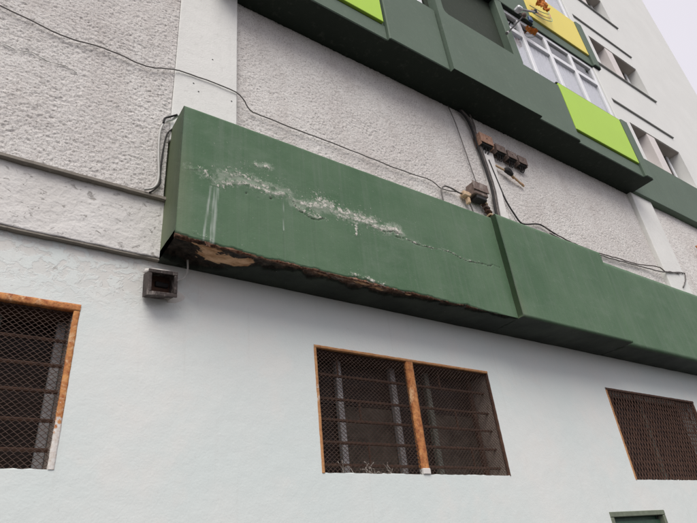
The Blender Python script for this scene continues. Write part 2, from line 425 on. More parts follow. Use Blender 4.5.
# ------------------------------------------------------------------ mesh helpers
class MB:
    def __init__(s):
        s.v, s.f = [], []
    def box(s, x0, x1, y0, y1, z0, z1):
        n = len(s.v)
        s.v += [(x0, y0, z0), (x1, y0, z0), (x1, y1, z0), (x0, y1, z0), (x0, y0, z1), (x1, y0, z1), (x1, y1, z1), (x0, y1, z1)]
        s.f += [tuple(n + i for i in q) for q in ((0, 3, 2, 1), (4, 5, 6, 7), (0, 1, 5, 4), (1, 2, 6, 5), (2, 3, 7, 6), (3, 0, 4, 7))]
        return s
    def cbox(s, x0, x1, y0, y1, z0, z1, c=0.006):
        """box with chamfered edges"""
        c = min(c, (x1 - x0) * 0.3, (y1 - y0) * 0.3, (z1 - z0) * 0.3)
        n = len(s.v)
        xs, ys, zs = (x0, x1), (y0, y1), (z0, z1)
        idx = {}
        for i in (0, 1):
            for j in (0, 1):
                for k in (0, 1):
                    sx, sy, sz = (c if i == 0 else -c), (c if j == 0 else -c), (c if k == 0 else -c)
                    idx[i, j, k] = len(s.v)
                    s.v += [(xs[i], ys[j] + sy, zs[k] + sz), (xs[i] + sx, ys[j], zs[k] + sz), (xs[i] + sx, ys[j] + sy, zs[k])]
        I = idx
        def q(*a): s.f.append(tuple(a))
        q(I[0,0,0], I[0,0,1], I[0,1,1], I[0,1,0]); q(I[1,0,0], I[1,1,0], I[1,1,1], I[1,0,1])
        q(I[0,0,0]+1, I[1,0,0]+1, I[1,0,1]+1, I[0,0,1]+1); q(I[0,1,0]+1, I[0,1,1]+1, I[1,1,1]+1, I[1,1,0]+1)
        q(I[0,0,0]+2, I[0,1,0]+2, I[1,1,0]+2, I[1,0,0]+2); q(I[0,0,1]+2, I[1,0,1]+2, I[1,1,1]+2, I[0,1,1]+2)
        for j in (0, 1):
            for k in (0, 1):   # edges along x
                a, bb = I[0, j, k], I[1, j, k]
                q(*( (a+1, a+2, bb+2, bb+1) if (j + k) % 2 == 0 else (a+1, bb+1, bb+2, a+2)))
        for i in (0, 1):
            for k in (0, 1):   # along y
                a, bb = I[i, 0, k], I[i, 1, k]
                q(*((a, bb, bb+2, a+2) if (i + k) % 2 == 0 else (a, a+2, bb+2, bb)))
        for i in (0, 1):
            for j in (0, 1):   # along z
                a, bb = I[i, j, 0], I[i, j, 1]
                q(*((a, a+1, bb+1, bb) if (i + j) % 2 == 0 else (a, bb, bb+1, a+1)))
        for (i, j, k), a in I.items():
            q(*((a, a+2, a+1) if (i + j + k) % 2 == 0 else (a, a+1, a+2)))
        return s
    def tube(s, pts, r, n=6, cap=True):
        pts = [Vector(p) for p in pts]
        rings = []
        prev = None
        for i, p in enumerate(pts):
            t = (pts[min(i + 1, len(pts) - 1)] - pts[max(i - 1, 0)])
            if t.length < 1e-9: t = Vector((0, 0, 1))
            t.normalize()
            if prev is None:
                u = t.orthogonal().normalized()
            else:
                u = (prev - t * prev.dot(t))
                u = u.normalized() if u.length > 1e-6 else t.orthogonal().normalized()
            prev = u
            w = t.cross(u)
            rr = r(i / max(1, len(pts) - 1)) if callable(r) else r
            base = len(s.v)
            for k in range(n):
                a = 2 * math.pi * k / n
                q = p + (u * math.cos(a) + w * math.sin(a)) * rr
                s.v.append(tuple(q))
            rings.append(base)
        for a, b2 in zip(rings[:-1], rings[1:]):
            for k in range(n):
                s.f.append((a + k, a + (k + 1) % n, b2 + (k + 1) % n, b2 + k))
        if cap:
            s.f.append(tuple(rings[0] + k for k in reversed(range(n))))
            s.f.append(tuple(rings[-1] + k for k in range(n)))
        return s
    def prism(s, poly, y0, y1):
        """polygon in xz (counter-clockwise seen from -y) extruded along y"""
        n = len(s.v); m = len(poly)
        s.v += [(x, y0, z) for x, z in poly] + [(x, y1, z) for x, z in poly]
        s.f.append(tuple(n + i for i in range(m)))
        s.f.append(tuple(n + m + i for i in reversed(range(m))))
        for i in range(m):
            j = (i + 1) % m
            s.f.append((n + j, n + i, n + m + i, n + m + j))
        return s
    def sphere(s, c, r, nu=8, nv=6, sc=(1, 1, 1)):
        n = len(s.v)
        for i in range(nv + 1):
            th = math.pi * i / nv
            for j in range(nu):
                ph = 2 * math.pi * j / nu
                s.v.append((c[0] + r * sc[0] * math.sin(th) * math.cos(ph), c[1] + r * sc[1] * math.sin(th) * math.sin(ph), c[2] + r * sc[2] * math.cos(th)))
        for i in range(nv):
            for j in range(nu):
                s.f.append((n + i * nu + j, n + (i + 1) * nu + j, n + (i + 1) * nu + (j + 1) % nu, n + i * nu + (j + 1) % nu))
        return s

def wpos(o):
    p = Vector(o.location)
    while o.parent:
        o = o.parent
        p += Vector(o.location)
    return p

def add(name, geo, mat, parent=None, smooth=False, attrs=None, origin=None):
    """one mesh object; its vertices are given in world coordinates, its origin goes to its base"""
    v = np.asarray(geo.v if isinstance(geo, MB) else geo[0], dtype=np.float64)
    f = geo.f if isinstance(geo, MB) else geo[1]
    lo, hi = v.min(0), v.max(0)
    o0 = np.array([(lo[0] + hi[0]) / 2, (lo[1] + hi[1]) / 2, lo[2]]) if origin is None else np.array(origin)
    me = bpy.data.meshes.new(name)
    vl = v - o0
    if isinstance(f, np.ndarray):
        me.vertices.add(len(vl)); me.vertices.foreach_set("co", vl.ravel())
        me.loops.add(f.size); me.loops.foreach_set("vertex_index", f.ravel().astype(np.int32))
        me.polygons.add(len(f)); me.polygons.foreach_set("loop_start", np.arange(0, f.size, 4, dtype=np.int32))
        me.update(calc_edges=True)
    else:
        me.from_pydata([tuple(p) for p in vl], [], f)
    if attrs:
        for an, av in attrs.items():
            at = me.attributes.new(an, 'FLOAT', 'POINT')
            at.data.foreach_set("value", np.asarray(av, dtype=np.float32))
    if smooth:
        me.polygons.foreach_set("use_smooth", [True] * len(me.polygons))
    me.materials.append(MATS[mat])
    me.validate()
    o = bpy.data.objects.new(name, me)
    COL.objects.link(o)
    if parent:
        o.parent = parent
        o.location = Vector(o0) - wpos(parent)
    else:
        o.location = Vector(o0)
    return o

def empty(name, loc, parent=None):
    o = bpy.data.objects.new(name, None)
    o.empty_display_size = 0.2
    COL.objects.link(o)
    if parent:
        o.parent = parent
        o.location = Vector(loc) - wpos(parent)
    else:
        o.location = loc
    return o

def tag(o, label, cat, group=None):
    o["label"] = label
    o["category"] = cat
    if group: o["group"] = group
    return o

def grid_faces(nu, nv):
    i = np.arange(nu - 1)[:, None] * nv + np.arange(nv - 1)[None, :]
    return np.stack([i, i + nv, i + nv + 1, i + 1], -1).reshape(-1, 4)

def smooth_path(pts, sub=6, jit=0.0):
    """Catmull-Rom through points"""
    P = [Vector(p) for p in pts]
    P = [P[0] * 2 - P[1]] + P + [P[-1] * 2 - P[-2]]
    out = []
    for i in range(1, len(P) - 2):
        p0, p1, p2, p3 = P[i - 1], P[i], P[i + 1], P[i + 2]
        for k in range(sub):
            t = k / sub
            q = 0.5 * ((2 * p1) + (p2 - p0) * t + (2 * p0 - 5 * p1 + 4 * p2 - p3) * t * t + (3 * p1 - p0 - 3 * p2 + p3) * t ** 3)
            if jit:
                q += Vector((random.uniform(-jit, jit), random.uniform(-jit, jit) * 0.4, random.uniform(-jit, jit)))
            out.append(q)
    out.append(P[-2])
    return out

# ------------------------------------------------------------------ the setting
def plane(name, x0, x1, y0, y1, z, mat, nx=2, ny=2):
    xs, ys = np.linspace(x0, x1, nx), np.linspace(y0, y1, ny)
    X, Y = np.meshgrid(xs, ys, indexing='ij')
    v = np.stack([X, Y, np.full_like(X, z)], -1).reshape(-1, 3)
    o = add(name, (v, grid_faces(nx, ny)), mat)
    o["kind"] = "structure"
    return o
plane("ground", -600, 600, -600, 600, 0.0, "asphalt", 9, 9)
pv = add("pavement", MB().cbox(-30, 40, -1.7, -0.002, -0.05, 0.12, 0.012), "pavement_concrete")
pv["kind"] = "structure"

# ------------------------------------------------------------------ the building
B = empty("apartment_building", (5.5, 0, 0))
tag(B, "worn white and green apartment block with rough-cast wall, lime and yellow balcony panels", "building")

XL, XR = -6.0, 16.95
ZF, ST = 7.25, 2.85            # first upper floor, storey height
ZTOP = ZF + 5 * ST

def wall_with_holes(x0, x1, z0, z1, yf, yb, holes):
    xs = sorted({x0, x1, *[h[0] for h in holes], *[h[1] for h in holes]})
    zs = sorted({z0, z1, *[h[2] for h in holes], *[h[3] for h in holes]})
    m = MB()
    for a, b2 in zip(xs[:-1], xs[1:]):
        for c, d in zip(zs[:-1], zs[1:]):
            if any(h[0] <= a + 1e-6 and b2 <= h[1] + 1e-6 and h[2] <= c + 1e-6 and d <= h[3] + 1e-6 for h in holes):
                continue
            n = len(m.v)
            m.v += [(a, yf, c), (b2, yf, c), (b2, yf, d), (a, yf, d)]
            m.f.append((n, n + 1, n + 2, n + 3))
    for (a, b2, c, d) in holes + [(x1, x0, z1, z0)]:
        for (p, q, r, s2) in (((a, c), (a, d), 0, 0), ((b2, d), (b2, c), 0, 0), ((a, d), (b2, d), 0, 0), ((b2, c), (a, c), 0, 0)):
            n = len(m.v)
            m.v += [(p[0], yf, p[1]), (q[0], yf, q[1]), (q[0], yb, q[1]), (p[0], yb, p[1])]
            m.f.append((n, n + 1, n + 2, n + 3))
    return m

WL = (-1.55, 0.475, 2.31, 3.30)
WM = (2.29, 4.31, 2.313, 3.300)
WR = (6.39, 8.47, 2.29, 3.33)
DR = (5.68, 6.72, 0.12, 1.975)
wl = add("wall", wall_with_holes(XL, XR, 0.0, 7.25, 0.0, 0.30, [WL, WM, WR, DR]), "lower_wall_paint", B)
wl["label"] = "smooth chalky white ground floor wall"
core = add("wall", MB().box(XL + 0.01, XR - 0.01, 0.95, 11.0, 0.01, ZTOP - 0.01), "upper_white", B)

# rough-cast stucco: real relief, one displaced sheet per field
def stucco(x0, x1, z0, z1, y, step, seed):
    nx, nz = int((x1 - x0) / step) + 1, int((z1 - z0) / step) + 1
    xs, zs = np.linspace(x0, x1, nx), np.linspace(z0, z1, nz)
    X, Z = np.meshgrid(xs, zs, indexing='ij')
    d = vnoise(X * 88, Z * 92, seed) * 0.40 + vnoise(X * 28, Z * 31, seed + 5) * 0.25 + np.random.default_rng(seed).random(X.shape) * 0.30
    pit = np.clip(vnoise(X * 48, Z * 60, seed + 7) - 0.62, 0, 1) * 2.2
    big = fbm(X * 1.5, Z * 1.8, seed + 9, 3) - 0.5
    var = 0.75 + 1.0 * fbm(X * 2.3, Z * 3.1, seed + 15, 3)
    Y = y - 0.0105 * var * d ** 1.2 + 0.007 * pit * var - 0.014 * big
    Y[0, :] = Y[-1, :] = y + 0.02
    Y[:, 0] = Y[:, -1] = y + 0.02
    v = np.stack([X, Y, Z], -1).reshape(-1, 3)
    o = add("stucco_field", (v, grid_faces(nx, nz)), "rough_cast_stucco", B)
    o["label"] = "rough-cast pinkish grey stucco"
    return o
stucco(-1.6, 0.96, 4.302, 7.24, -0.072, 0.0072, 1)
stucco(1.55, 9.24, 4.90, 7.245, -0.012, 0.0085, 2)
stucco(9.92, 13.2, 4.90, 7.245, -0.012, 0.014, 3)
add("wall_backing", MB().box(XL + 0.05, 0.955, -0.07, -0.002, 4.303, 7.24), "rough_cast_stucco", B)

# plaster band left of the beam, worn lower edge
def band():
    nx, nz = 300, 40
    xs, zs = np.linspace(-2.2, 0.975, nx), np.linspace(3.78, 4.30, nz)
    X, Z = np.meshgrid(xs, zs, indexing='ij')
    edge = 0.018 * np.clip(fbm(xs * 9, xs * 0 + 3, 21, 4) - 0.45, 0, 1)
    Z = Z + (edge[:, None]) * (1 - (Z - 3.78) / 0.52)
    Y = -0.050 - 0.010 * (fbm(X * 7, Z * 9, 31, 4) - 0.5)
    v = np.stack([X, Y, Z], -1)
    rim = v.copy()[:, 0, :]; rim[:, 1] = -0.001
    allv = np.concatenate([rim[:, None, :], v], 1).reshape(-1, 3)
    o = add("plaster_band", (allv, grid_faces(nx, nz + 1)), "chipped_band_plaster", B)
    o["label"] = "chipped plaster band left of the green beam"
band()
# thin broken-edged lips; dark brown paints in the shadow lines under the steps
def lip(z, y0, y1, h, seed):
    m = MB()
    xs = np.linspace(-2.2, 0.972, 60)
    n0 = len(m.v)
    for x in xs:
        e = 0.008 * (vnoise(np.array([x * 14]), np.array([seed * 1.0]), seed)[0] - 0.5)
        m.v += [(x, y1, z + e), (x, y0 + e, z + e), (x, y0 + e, z + h + e), (x, y1, z + h + e)]
    for i in range(len(xs) - 1):
        a, b2 = n0 + 4 * i, n0 + 4 * i + 4
        for k in range(4):
            m.f.append((a + k, a + (k + 1) % 4, b2 + (k + 1) % 4, b2 + k))
    e0 = n0 + 4 * (len(xs) - 1)
    m.f += [(n0, n0 + 3, n0 + 2, n0 + 1), (e0, e0 + 1, e0 + 2, e0 + 3)]
    return add("shadow_line_ledge", m, "shadow_line_mortar", B)
lip(4.280, -0.098, -0.03, 0.024, 4)
lip(3.768, -0.046, -0.002, 0.011, 5)

xs = np.linspace(-0.45, 0.20, 90)
zc = 5.31 - 0.04 * (xs + 0.45) + 0.06 * (fbm(xs * 9, xs * 0, 131, 5) - 0.5)
m = MB()
m.tube([(x, -0.088, z) for x, z in zip(xs, zc)], lambda u: 0.001 + 0.0025 * abs(math.sin(u * 17)), 4)
add("crack", m, "ledge_grey", B)
# pilasters
for (a, b2, z0) in ((0.957, 1.556, 4.9), (9.235, 9.93, 4.85)):
    o = add("pilaster", MB().cbox(a, b2, -0.085, -0.001, z0, 7.247, 0.008), "pilaster_white", B)
# small screw holes on the white pilaster
for (x, z) in ((1.30, 6.08), (1.13, 5.66), (1.18, 5.58), (1.50, 5.62)):
    add("screw_hole", MB().tube([(x, -0.0865, z), (x, -0.080, z)], 0.008, 8), "shade_and_hole_dark", B)

# ------------------------------------------------------------------ the green ledge beam
BEAM = empty("ledge_beam", (5.5, 0, 3.77), B)
BEAM["label"] = "dark green projecting ledge beam, its paint peeling and lower arris broken"

def segdist(X, Z, pts):
    d = np.full(X.shape, 9.0)
    for (ax, az), (bx, bz) in zip(pts[:-1], pts[1:]):
        dx, dz = bx - ax, bz - az
        t = np.clip(((X - ax) * dx + (Z - az) * dz) / (dx * dx + dz * dz), 0, 1)
        d = np.minimum(d, np.hypot(X - ax - t * dx, Z - az - t * dz))
    return d

def beam_section(x0, x1, yf, zb, zt, step, damaged, seed):
    """front face and soffit as one folded sheet, plus the ends and the top"""
    nx = int((x1 - x0) / step) + 1
    nf, ns = int((zt - zb) / step) + 1, int(-yf / step) + 1
    xs = np.linspace(x0, x1, nx)
    pz = np.concatenate([[zt], np.linspace(zt, zb, nf), np.full(ns, zb)])
    py = np.concatenate([[0.0], np.full(nf, yf), np.linspace(yf, 0, ns + 1)[1:]])
    front = np.concatenate([[0], np.ones(nf), np.zeros(ns)])
    X = np.repeat(xs[:, None], len(pz), 1)
    Z = np.repeat(pz[None, :], nx, 0).copy()
    Y = np.repeat(py[None, :], nx, 0).copy()
    F = np.repeat(front[None, :], nx, 0)
    S = 1 - F
    S[:, 0] = 0
    # rounded, slightly uneven upper and lower arris
    Y = Y + F * 0.010 * (fbm(X * 1.6, Z * 2.0, seed, 4) - 0.5)
    at = {k: np.zeros(X.shape) for k in ("peel", "crack", "drip", "spall", "brick", "stain", "grime_shade", "edge", "scuff")}
    top = np.clip(1 - (zt - Z) / 0.012, 0, 1) * F
    Y = Y + top * 0.006
    Z = Z + S * 0.008 * (fbm(X * 5, Y * 6, seed + 3, 3) - 0.5)
    Yo, Zo = Y.copy(), Z.copy()
    # stains: dull vertical weathering near the ends
    at["stain"] = 0.4 * np.clip(0.9 - np.abs(X - x0) / 0.16, 0, 1) * F * np.clip(fbm(X * 6, Z * 3, seed + 40, 3) * 1.8 - 0.4, 0, 1)
    at["grime_shade"] = S.copy()  # whole underside darkened: shade painted into the colour along with mould
    if damaged:
        N1 = fbm(X * 22, Zo * 26, 51, 5)
        N2 = fbm(X * 60, Zo * 60, 61, 4)
        wob = (fbm(X * 7, Zo * 7, 71, 3) - 0.5) * 0.10
        def line(pts, w, k=1.0):
            d = segdist(X + wob * 0.5, Zo + wob, pts)
            return np.clip(np.maximum(1 - d / w, 0.60 - d / (w * 3.4)), 0, 1) * k
        pl = line([(1.01, 4.39), (1.13, 4.42), (1.21, 4.36), (1.28, 4.33)], 0.035, 0.6)
        pl = np.maximum(pl, line([(1.26, 4.33), (1.45, 4.41), (1.67, 4.43), (1.81, 4.43), (1.93, 4.41), (1.97, 4.31), (2.21, 4.31)], 0.045, 0.95))
        pl = np.maximum(pl, line([(1.90, 4.42), (2.1, 4.41), (2.3, 4.45), (2.46, 4.43), (2.68, 4.41), (2.91, 4.41), (3.09, 4.42)], 0.055, 1.0))
        pl = np.maximum(pl, line([(2.2, 4.47), (2.5, 4.46), (2.75, 4.44)], 0.10, 1.05))
        pl = np.maximum(pl, line([(2.57, 4.36), (2.555, 4.25)], 0.030, 1.0))
        pl = np.maximum(pl, line([(1.58, 4.67), (1.63, 4.65), (1.71, 4.67)], 0.028, 0.85))
        pl = np.maximum(pl, line([(1.42, 4.46), (1.56, 4.54)], 0.026, 0.75))
        pl = np.maximum(pl, line([(1.3, 4.45), (1.5, 4.50), (1.85, 4.49)], 0.10, 0.66))
        pl = np.maximum(pl, line([(3.08, 4.36), (3.33, 4.365), (3.72, 4.36), (4.15, 4.35)], 0.018, 0.7))
        pl = np.maximum(pl, line([(1.10, 3.86), (1.24, 3.83)], 0.03, 0.7))
        pl = np.maximum(pl, line([(2.45, 3.80), (2.62, 3.805), (2.8, 3.80)], 0.03, 1.0))
        pl *= F
        def wide(pts, w, k):
            return np.clip(1 - segdist(X + wob, Zo + wob, pts) / w, 0, 1) * k
        sc2 = np.maximum.reduce([wide([(1.02, 4.40), (1.28, 4.36)], 0.10, 0.8), wide([(1.28, 4.40), (1.6, 4.47), (1.9, 4.45)], 0.14, 1.0), wide([(1.95, 4.38), (2.3, 4.43), (2.75, 4.44), (3.1, 4.42)], 0.13, 1.15), wide([(1.58, 4.67), (1.72, 4.66)], 0.05, 0.9), wide([(3.0, 4.37), (4.2, 4.35)], 0.05, 0.6)])
        at["scuff"] = np.clip(sc2 * F * (0.2 + 1.3 * fbm(X * 16, Zo * 20, 57, 4)), 0, 1)
        brk = np.clip((fbm(X * 11, Zo * 13, 53, 4) - 0.36) * 5, 0.5, 1)
        at["peel"] = np.clip(pl * (0.25 + 1.35 * N1) * (0.55 + 0.45 * brk) * 0.93, 0, 1)
        flk = np.clip((at["peel"] - 0.28) / 0.15, 0, 1)
        Y = Y - flk * (0.001 + 0.006 * N2 ** 2) * F          # curled flakes stand proud
        def hair(pts, w):
            return np.clip(1 - segdist(X + wob * 0.5, Zo + wob, pts) / w, 0, 1)
        ck = hair([(3.02, 4.355), (3.33, 4.358), (3.72, 4.352), (4.2, 4.34), (4.45, 4.35)], 0.006)
        ck = np.maximum(ck, hair([(1.93, 4.395), (1.985, 4.285), (2.22, 4.292)], 0.007))
        ck = np.maximum(ck, hair([(2.72, 4.395), (2.92, 4.385), (3.1, 4.395)], 0.008))
        
        for c, cr2 in (((1.47, 4.31), 0.011), ((1.60, 4.312), 0.008), ((1.75, 4.37), 0.012)):
            ck = np.maximum(ck, np.clip(1 - np.hypot((X - c[0]) * 0.6 + wob, Zo - c[1] + wob) / cr2, 0, 1) * 1.3)
        at["crack"] = np.clip(ck * F, 0, 1)
        Y = Y + at["crack"] * 0.008 * F
        dr = np.zeros(X.shape)
        for (xa, za, xb, zb2, w) in ((1.215, 4.30, 1.175, 3.84, 0.007), (1.245, 4.30, 1.225, 3.84, 0.005), (1.27, 4.30, 1.245, 3.84, 0.010), (1.84, 4.36, 1.83, 4.15, 0.002)):
            t = np.clip((Zo - zb2) / (za - zb2), 0, 1)
            inside = (Zo < za) & (Zo > zb2 - 0.08)
            dr = np.maximum(dr, np.clip(1.5 - np.abs(X - (xb + (xa - xb) * t)) / w, 0, 1) * inside * np.clip(0.1 + 1.1 * vnoise(X * 90, Zo * 14, 77), 0, 1))
        at["drip"] = np.clip(dr * F, 0, 1)
        # broken lower arris: depth of loss varies along x
        ex = fbm(xs * 5, xs * 0 + 7, 81, 5)
        loss = 0.004 + 0.022 * np.clip(ex - 0.35, 0, 1) * 2
        loss += 0.035 * np.exp(-((xs - 1.0) / 0.14) ** 2) + 0.012 * np.exp(-((xs - 1.45) / 0.25) ** 2)
        loss += 0.014 * np.exp(-((xs - 2.65) / 0.3) ** 2) + 0.008 * np.exp(-((xs - 3.5) / 0.3) ** 2)
        loss *= np.clip((4.45 - xs) / 0.5, 0.08, 1)
        L = loss[:, None]
        rag = (fbm(X * 30, Zo * 30 + Yo * 30, 91, 4) - 0.5) * 0.014
        sf = np.clip((L + rag - (Zo - zb)) / 0.006, 0, 1) * F 
        at["edge"] = np.clip(1.15 - (Yo - yf) / (0.06 + 0.06 * np.exp(-((X - 2.5) / 0.7) ** 2)), 0, 1) * np.clip((4.3 - X) / 0.5, 0, 1) * (0.5 + 0.5 * np.clip(np.exp(-((X - 2.6) / 0.7) ** 2) + np.exp(-((X - 1.5) / 0.4) ** 2), 0, 1))
        bw = 0.06 + 0.30 * np.exp(-((xs - 1.2) / 0.42) ** 2) + 0.07 * np.exp(-((xs - 2.5) / 0.6) ** 2)
        bw *= np.clip((4.45 - xs) / 0.4, 0.05, 1)
        ragS = (fbm(X * 9, Yo * 11, 95, 5) - 0.5) * 0.16
        ss = np.clip((bw[:, None] + ragS - (Yo - yf)) / 0.012, 0, 1) * S
        sp = np.maximum(sf, ss)
        at["spall"] = sp
        rough1 = fbm(X * 14, (Yo + Zo) * 16, 97, 4)
        deep = 0.012 + 0.035 * rough1 + 0.05 * np.exp(-((X - 1.10) / 0.2) ** 2)
        Z = Z + ss * deep
        Y = Y + sf * (0.006 + 0.02 * rough1)
        br = np.clip(1.4 - np.abs((Yo + 0.21 + 0.05 * (X - 1.4)) / 0.075), 0, 1) * np.clip((X - 1.14) / 0.08, 0, 1) * np.clip((1.68 - X) / 0.10, 0, 1)
        br = br * (0.55 + 0.75 * np.clip((fbm(X * 9, Yo * 26, 141, 3) - 0.25) * 2.5, 0, 1))
        br = np.maximum(br, 0.75 * np.clip(1.2 - np.abs((Yo + 0.30) / 0.03), 0, 1) * np.clip((X - 1.05) / 0.1, 0, 1) * np.clip((1.5 - X) / 0.2, 0, 1))
        for (cx2, cy2, rx, ry) in ((2.62, -0.33, 0.16, 0.035), (2.78, -0.30, 0.12, 0.03), (3.1, -0.33, 0.07, 0.02), (2.2, -0.33, 0.1, 0.02)):
            br = np.maximum(br, 0.62 * np.clip(1.3 - np.hypot((X - cx2) / rx, (Yo - cy2) / ry), 0, 1))
        at["brick"] = np.clip(br, 0, 1) * ss
        Z = Z - np.clip(at["brick"] * 1.5, 0, 1) * ss * deep * 0.55
    v = np.stack([X, Y, Z], -1).reshape(-1, 3)
    f = grid_faces(nx, len(pz))[:, ::-1]
    return v, f, {k: a.ravel() for k, a in at.items()}, (X, Y, Z)

def add_beam(x0, x1, yf, zb, zt, step, damaged, seed, label=None):
    v, f, at, (X, Y, Z) = beam_section(x0, x1, yf, zb, zt, step, damaged, seed)
    # end caps: fan strips from the section outline to the wall line
    m = X.shape[1]
    nv = len(v)
    ext, fe = [], []
    for row, flip in ((0, False), (X.shape[0] - 1, True)):
        base = row * m
        off = nv + len(ext)
        # wall-line vertex for every outline vertex at the same height
        for j in range(m):
            ext.append((X[row, j], 0.0, Z[row, j]))
        for j in range(m - 1):
            q = (base + j, base + j + 1, off + j + 1, off + j)
            fe.append(q[::-1] if flip else q)
    v2 = np.concatenate([v, np.array(ext)])
    f2 = np.concatenate([f, np.array(fe)])
    at2 = {k: np.concatenate([a, np.zeros(len(ext))]) for k, a in at.items()}
    n = nv
    at2["stain"][n:n + m] = 0.75
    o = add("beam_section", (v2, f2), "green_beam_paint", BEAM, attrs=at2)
    if label: o["label"] = label
    return o
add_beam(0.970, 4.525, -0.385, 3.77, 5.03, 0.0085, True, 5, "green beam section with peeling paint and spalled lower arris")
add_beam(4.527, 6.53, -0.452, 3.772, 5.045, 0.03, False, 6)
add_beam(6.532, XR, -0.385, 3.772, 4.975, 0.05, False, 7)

# ------------------------------------------------------------------ barred ground floor windows
def expanded_mesh(x0, x1, z0, z1, y, w, h, t, vertical=False, seed=0):
    """expanded metal: zigzag strands that meet in diamonds, a little bulged"""
    V, Fc = [], []
    if vertical:
        L0, L1, W0, W1 = z0, z1, x0, x1
    else:
        L0, L1, W0, W1 = x0, x1, z0, z1
    nj = int((L1 - L0) / (w / 2)) + 1
    ni = int((W1 - W0) / h)
    j = np.arange(nj)
    a = L0 + (L1 - L0) * j / (nj - 1)
    for i in range(ni):
        c = W0 + (i + 0.5) * (W1 - W0) / ni
        bb = c + np.where((j + i) % 2 == 0, 1, -1) * (h / 2 - t * 0.25)
        bb = bb + np.random.default_rng(seed * 100 + i).normal(0, h * 0.05, nj)
        yy = y + 0.018 * (fbm(a * 2.2, bb * 2.2, seed, 2) - 0.5) * 2
        base = len(V) * 0 + sum(len(q) for q in V)
        ring = []
        for (da, db) in ((-t / 2, -t / 2), (t / 2, -t / 2), (t / 2, t / 2), (-t / 2, t / 2)):
            p = np.stack([a, yy + da, bb + db], -1) if not vertical else np.stack([bb + db, yy + da, a], -1)
            ring.append(p)
        V.append(np.stack(ring, 1).reshape(-1, 3))
        k = np.arange(nj - 1)[:, None] * 4 + base
        for q in range(4):
            Fc.append(np.concatenate([k + q, k + (q + 1) % 4, k + 4 + (q + 1) % 4, k + 4 + q], 1))
    return np.concatenate(V), np.concatenate(Fc)

def bar_between(p, q, r, name, mat, parent):
    return add(name, MB().tube([p, q], r, 6), mat, parent)

def ragged_sill(x0, x1, z0, z1, parent, seed):
    n = int((x1 - x0) / 0.02)
    xs = np.linspace(x0, x1, n)
    lo = 0 * xs + z1 - 0.012
    hi = z1 + 0.006 * vnoise(xs * 26, xs * 0, seed + 2) ** 2
    yf = 0 * xs + 0.0006
    R = np.stack([np.stack([xs, 0 * xs + 0.06, lo], -1), np.stack([xs, yf + 0.0005, lo], -1), np.stack([xs, yf, lo + 0.002], -1), np.stack([xs, yf, hi], -1), np.stack([xs, 0 * xs + 0.06, hi], -1)], 1)
    return add("sill", (R.reshape(-1, 3), grid_faces(n, 5)), "lower_wall_paint", parent)

def rbar(name, x0, x1, y0, y1, z0, z1, mat, parent, seed, jit=0.004):
    """steel flat with corroded, uneven edges"""
    horiz = (x1 - x0) > (z1 - z0)
    L0, L1 = (x0, x1) if horiz else (z0, z1)
    W0, W1 = (z0, z1) if horiz else (x0, x1)
    n = max(4, int((L1 - L0) / 0.018))
    a = np.linspace(L0, L1, n)
    e0 = W0 + jit * (fbm(a * 30, a * 0, seed, 2) - 0.5)
    e1 = W1 + jit * (fbm(a * 30, a * 0, seed + 3, 2) - 0.5) 
    yf = 0 * a + max(y0, -0.005)
    mid = (e0 + e1) / 2
    prof = [(e0, 0 * a + y1), (e0, yf + 0.003), ((e0 * 0.75 + e1 * 0.25), yf), ((e0 * 0.25 + e1 * 0.75), yf), (e1, yf + 0.003), (e1, 0 * a + y1)]
    R = np.stack([np.stack([a, yy, ww], -1) if horiz else np.stack([ww, yy, a], -1) for ww, yy in prof], 1)
    f = grid_faces(n, 6)
    if not horiz: f = f[:, ::-1]
    return add(name, (R.reshape(-1, 3), f), mat, parent)

def mortar(pts, c, h, parent):
    m = MB()
    n = len(pts)
    m.v = [(x, 0.002, z) for x, z in pts] + [(c[0] + (x - c[0]) * 0.6 + random.uniform(-.006, .006), -h * random.uniform(0.5, 1.0), c[1] + (z - c[1]) * 0.6) for x, z in pts] + [(c[0], -h, c[1])]
    for i in range(n):
        j = (i + 1) % n
        m.f += [(i, j, n + j, n + i), (n + i, n + j, 2 * n)]
    return add("mortar_patch", m, "flaked_white", parent, smooth=True)

def pane(x0, x1, y, z0, z1, parent, mat="dirty_glass"):
    return add("pane", MB().box(x0, x1, y, y + 0.006, z0, z1), mat, parent)

# left window
w = empty("window", ((WL[0] + WL[1]) / 2, 0, WL[2]), B)
w["label"] = "meshed window with orange rusted steel frame"
rbar("frame", WL[0], WL[1] + 0.036, -0.010, 0.03, WL[3] - 0.012, WL[3] + 0.036, "rust_orange", w, 210)
rbar("frame", WL[1] - 0.002, WL[1] + 0.034, -0.009, 0.03, WL[2], WL[3] - 0.013, "rust_to_white", w, 220)
ragged_sill(WL[0], WL[1] + 0.036, WL[2] - 0.03, WL[2], w, 101)
add("reveal_lining", MB().box(WL[0] + 0.001, WL[1] - 0.003, 0.032, 0.29, WL[3] - 0.02, WL[3] - 0.002), "rust_brown", w)  # thin sheet added to turn the head of the recess dark brown
add("wire_mesh", expanded_mesh(WL[0], WL[1], WL[2], WL[3], 0.02, 0.040, 0.0165, 0.0038, seed=3), "rust_mesh", w)
for z in (3.11, 2.945, 2.78, 2.605, 2.435):
    bar_between((WL[0], 0.10, z), (WL[1], 0.10, z), 0.0125, "bar", "rust_brown", w)
add("reveal_lining", MB().box(WL[1] - 0.003, WL[1] - 0.001, 0.032, 0.18, WL[2], WL[3] - 0.021), "reveal_dusty", w)
add("jamb_post", MB().cbox(WL[1] - 0.06, WL[1] - 0.004, 0.19, 0.24, WL[2], WL[3], 0.005), "aluminium_grey", w)
for x in (-1.0, -0.45, 0.05):
    add("window_post", MB().cbox(x, x + 0.05, 0.20, 0.25, WL[2], WL[3], 0.005), "post_olive", w)
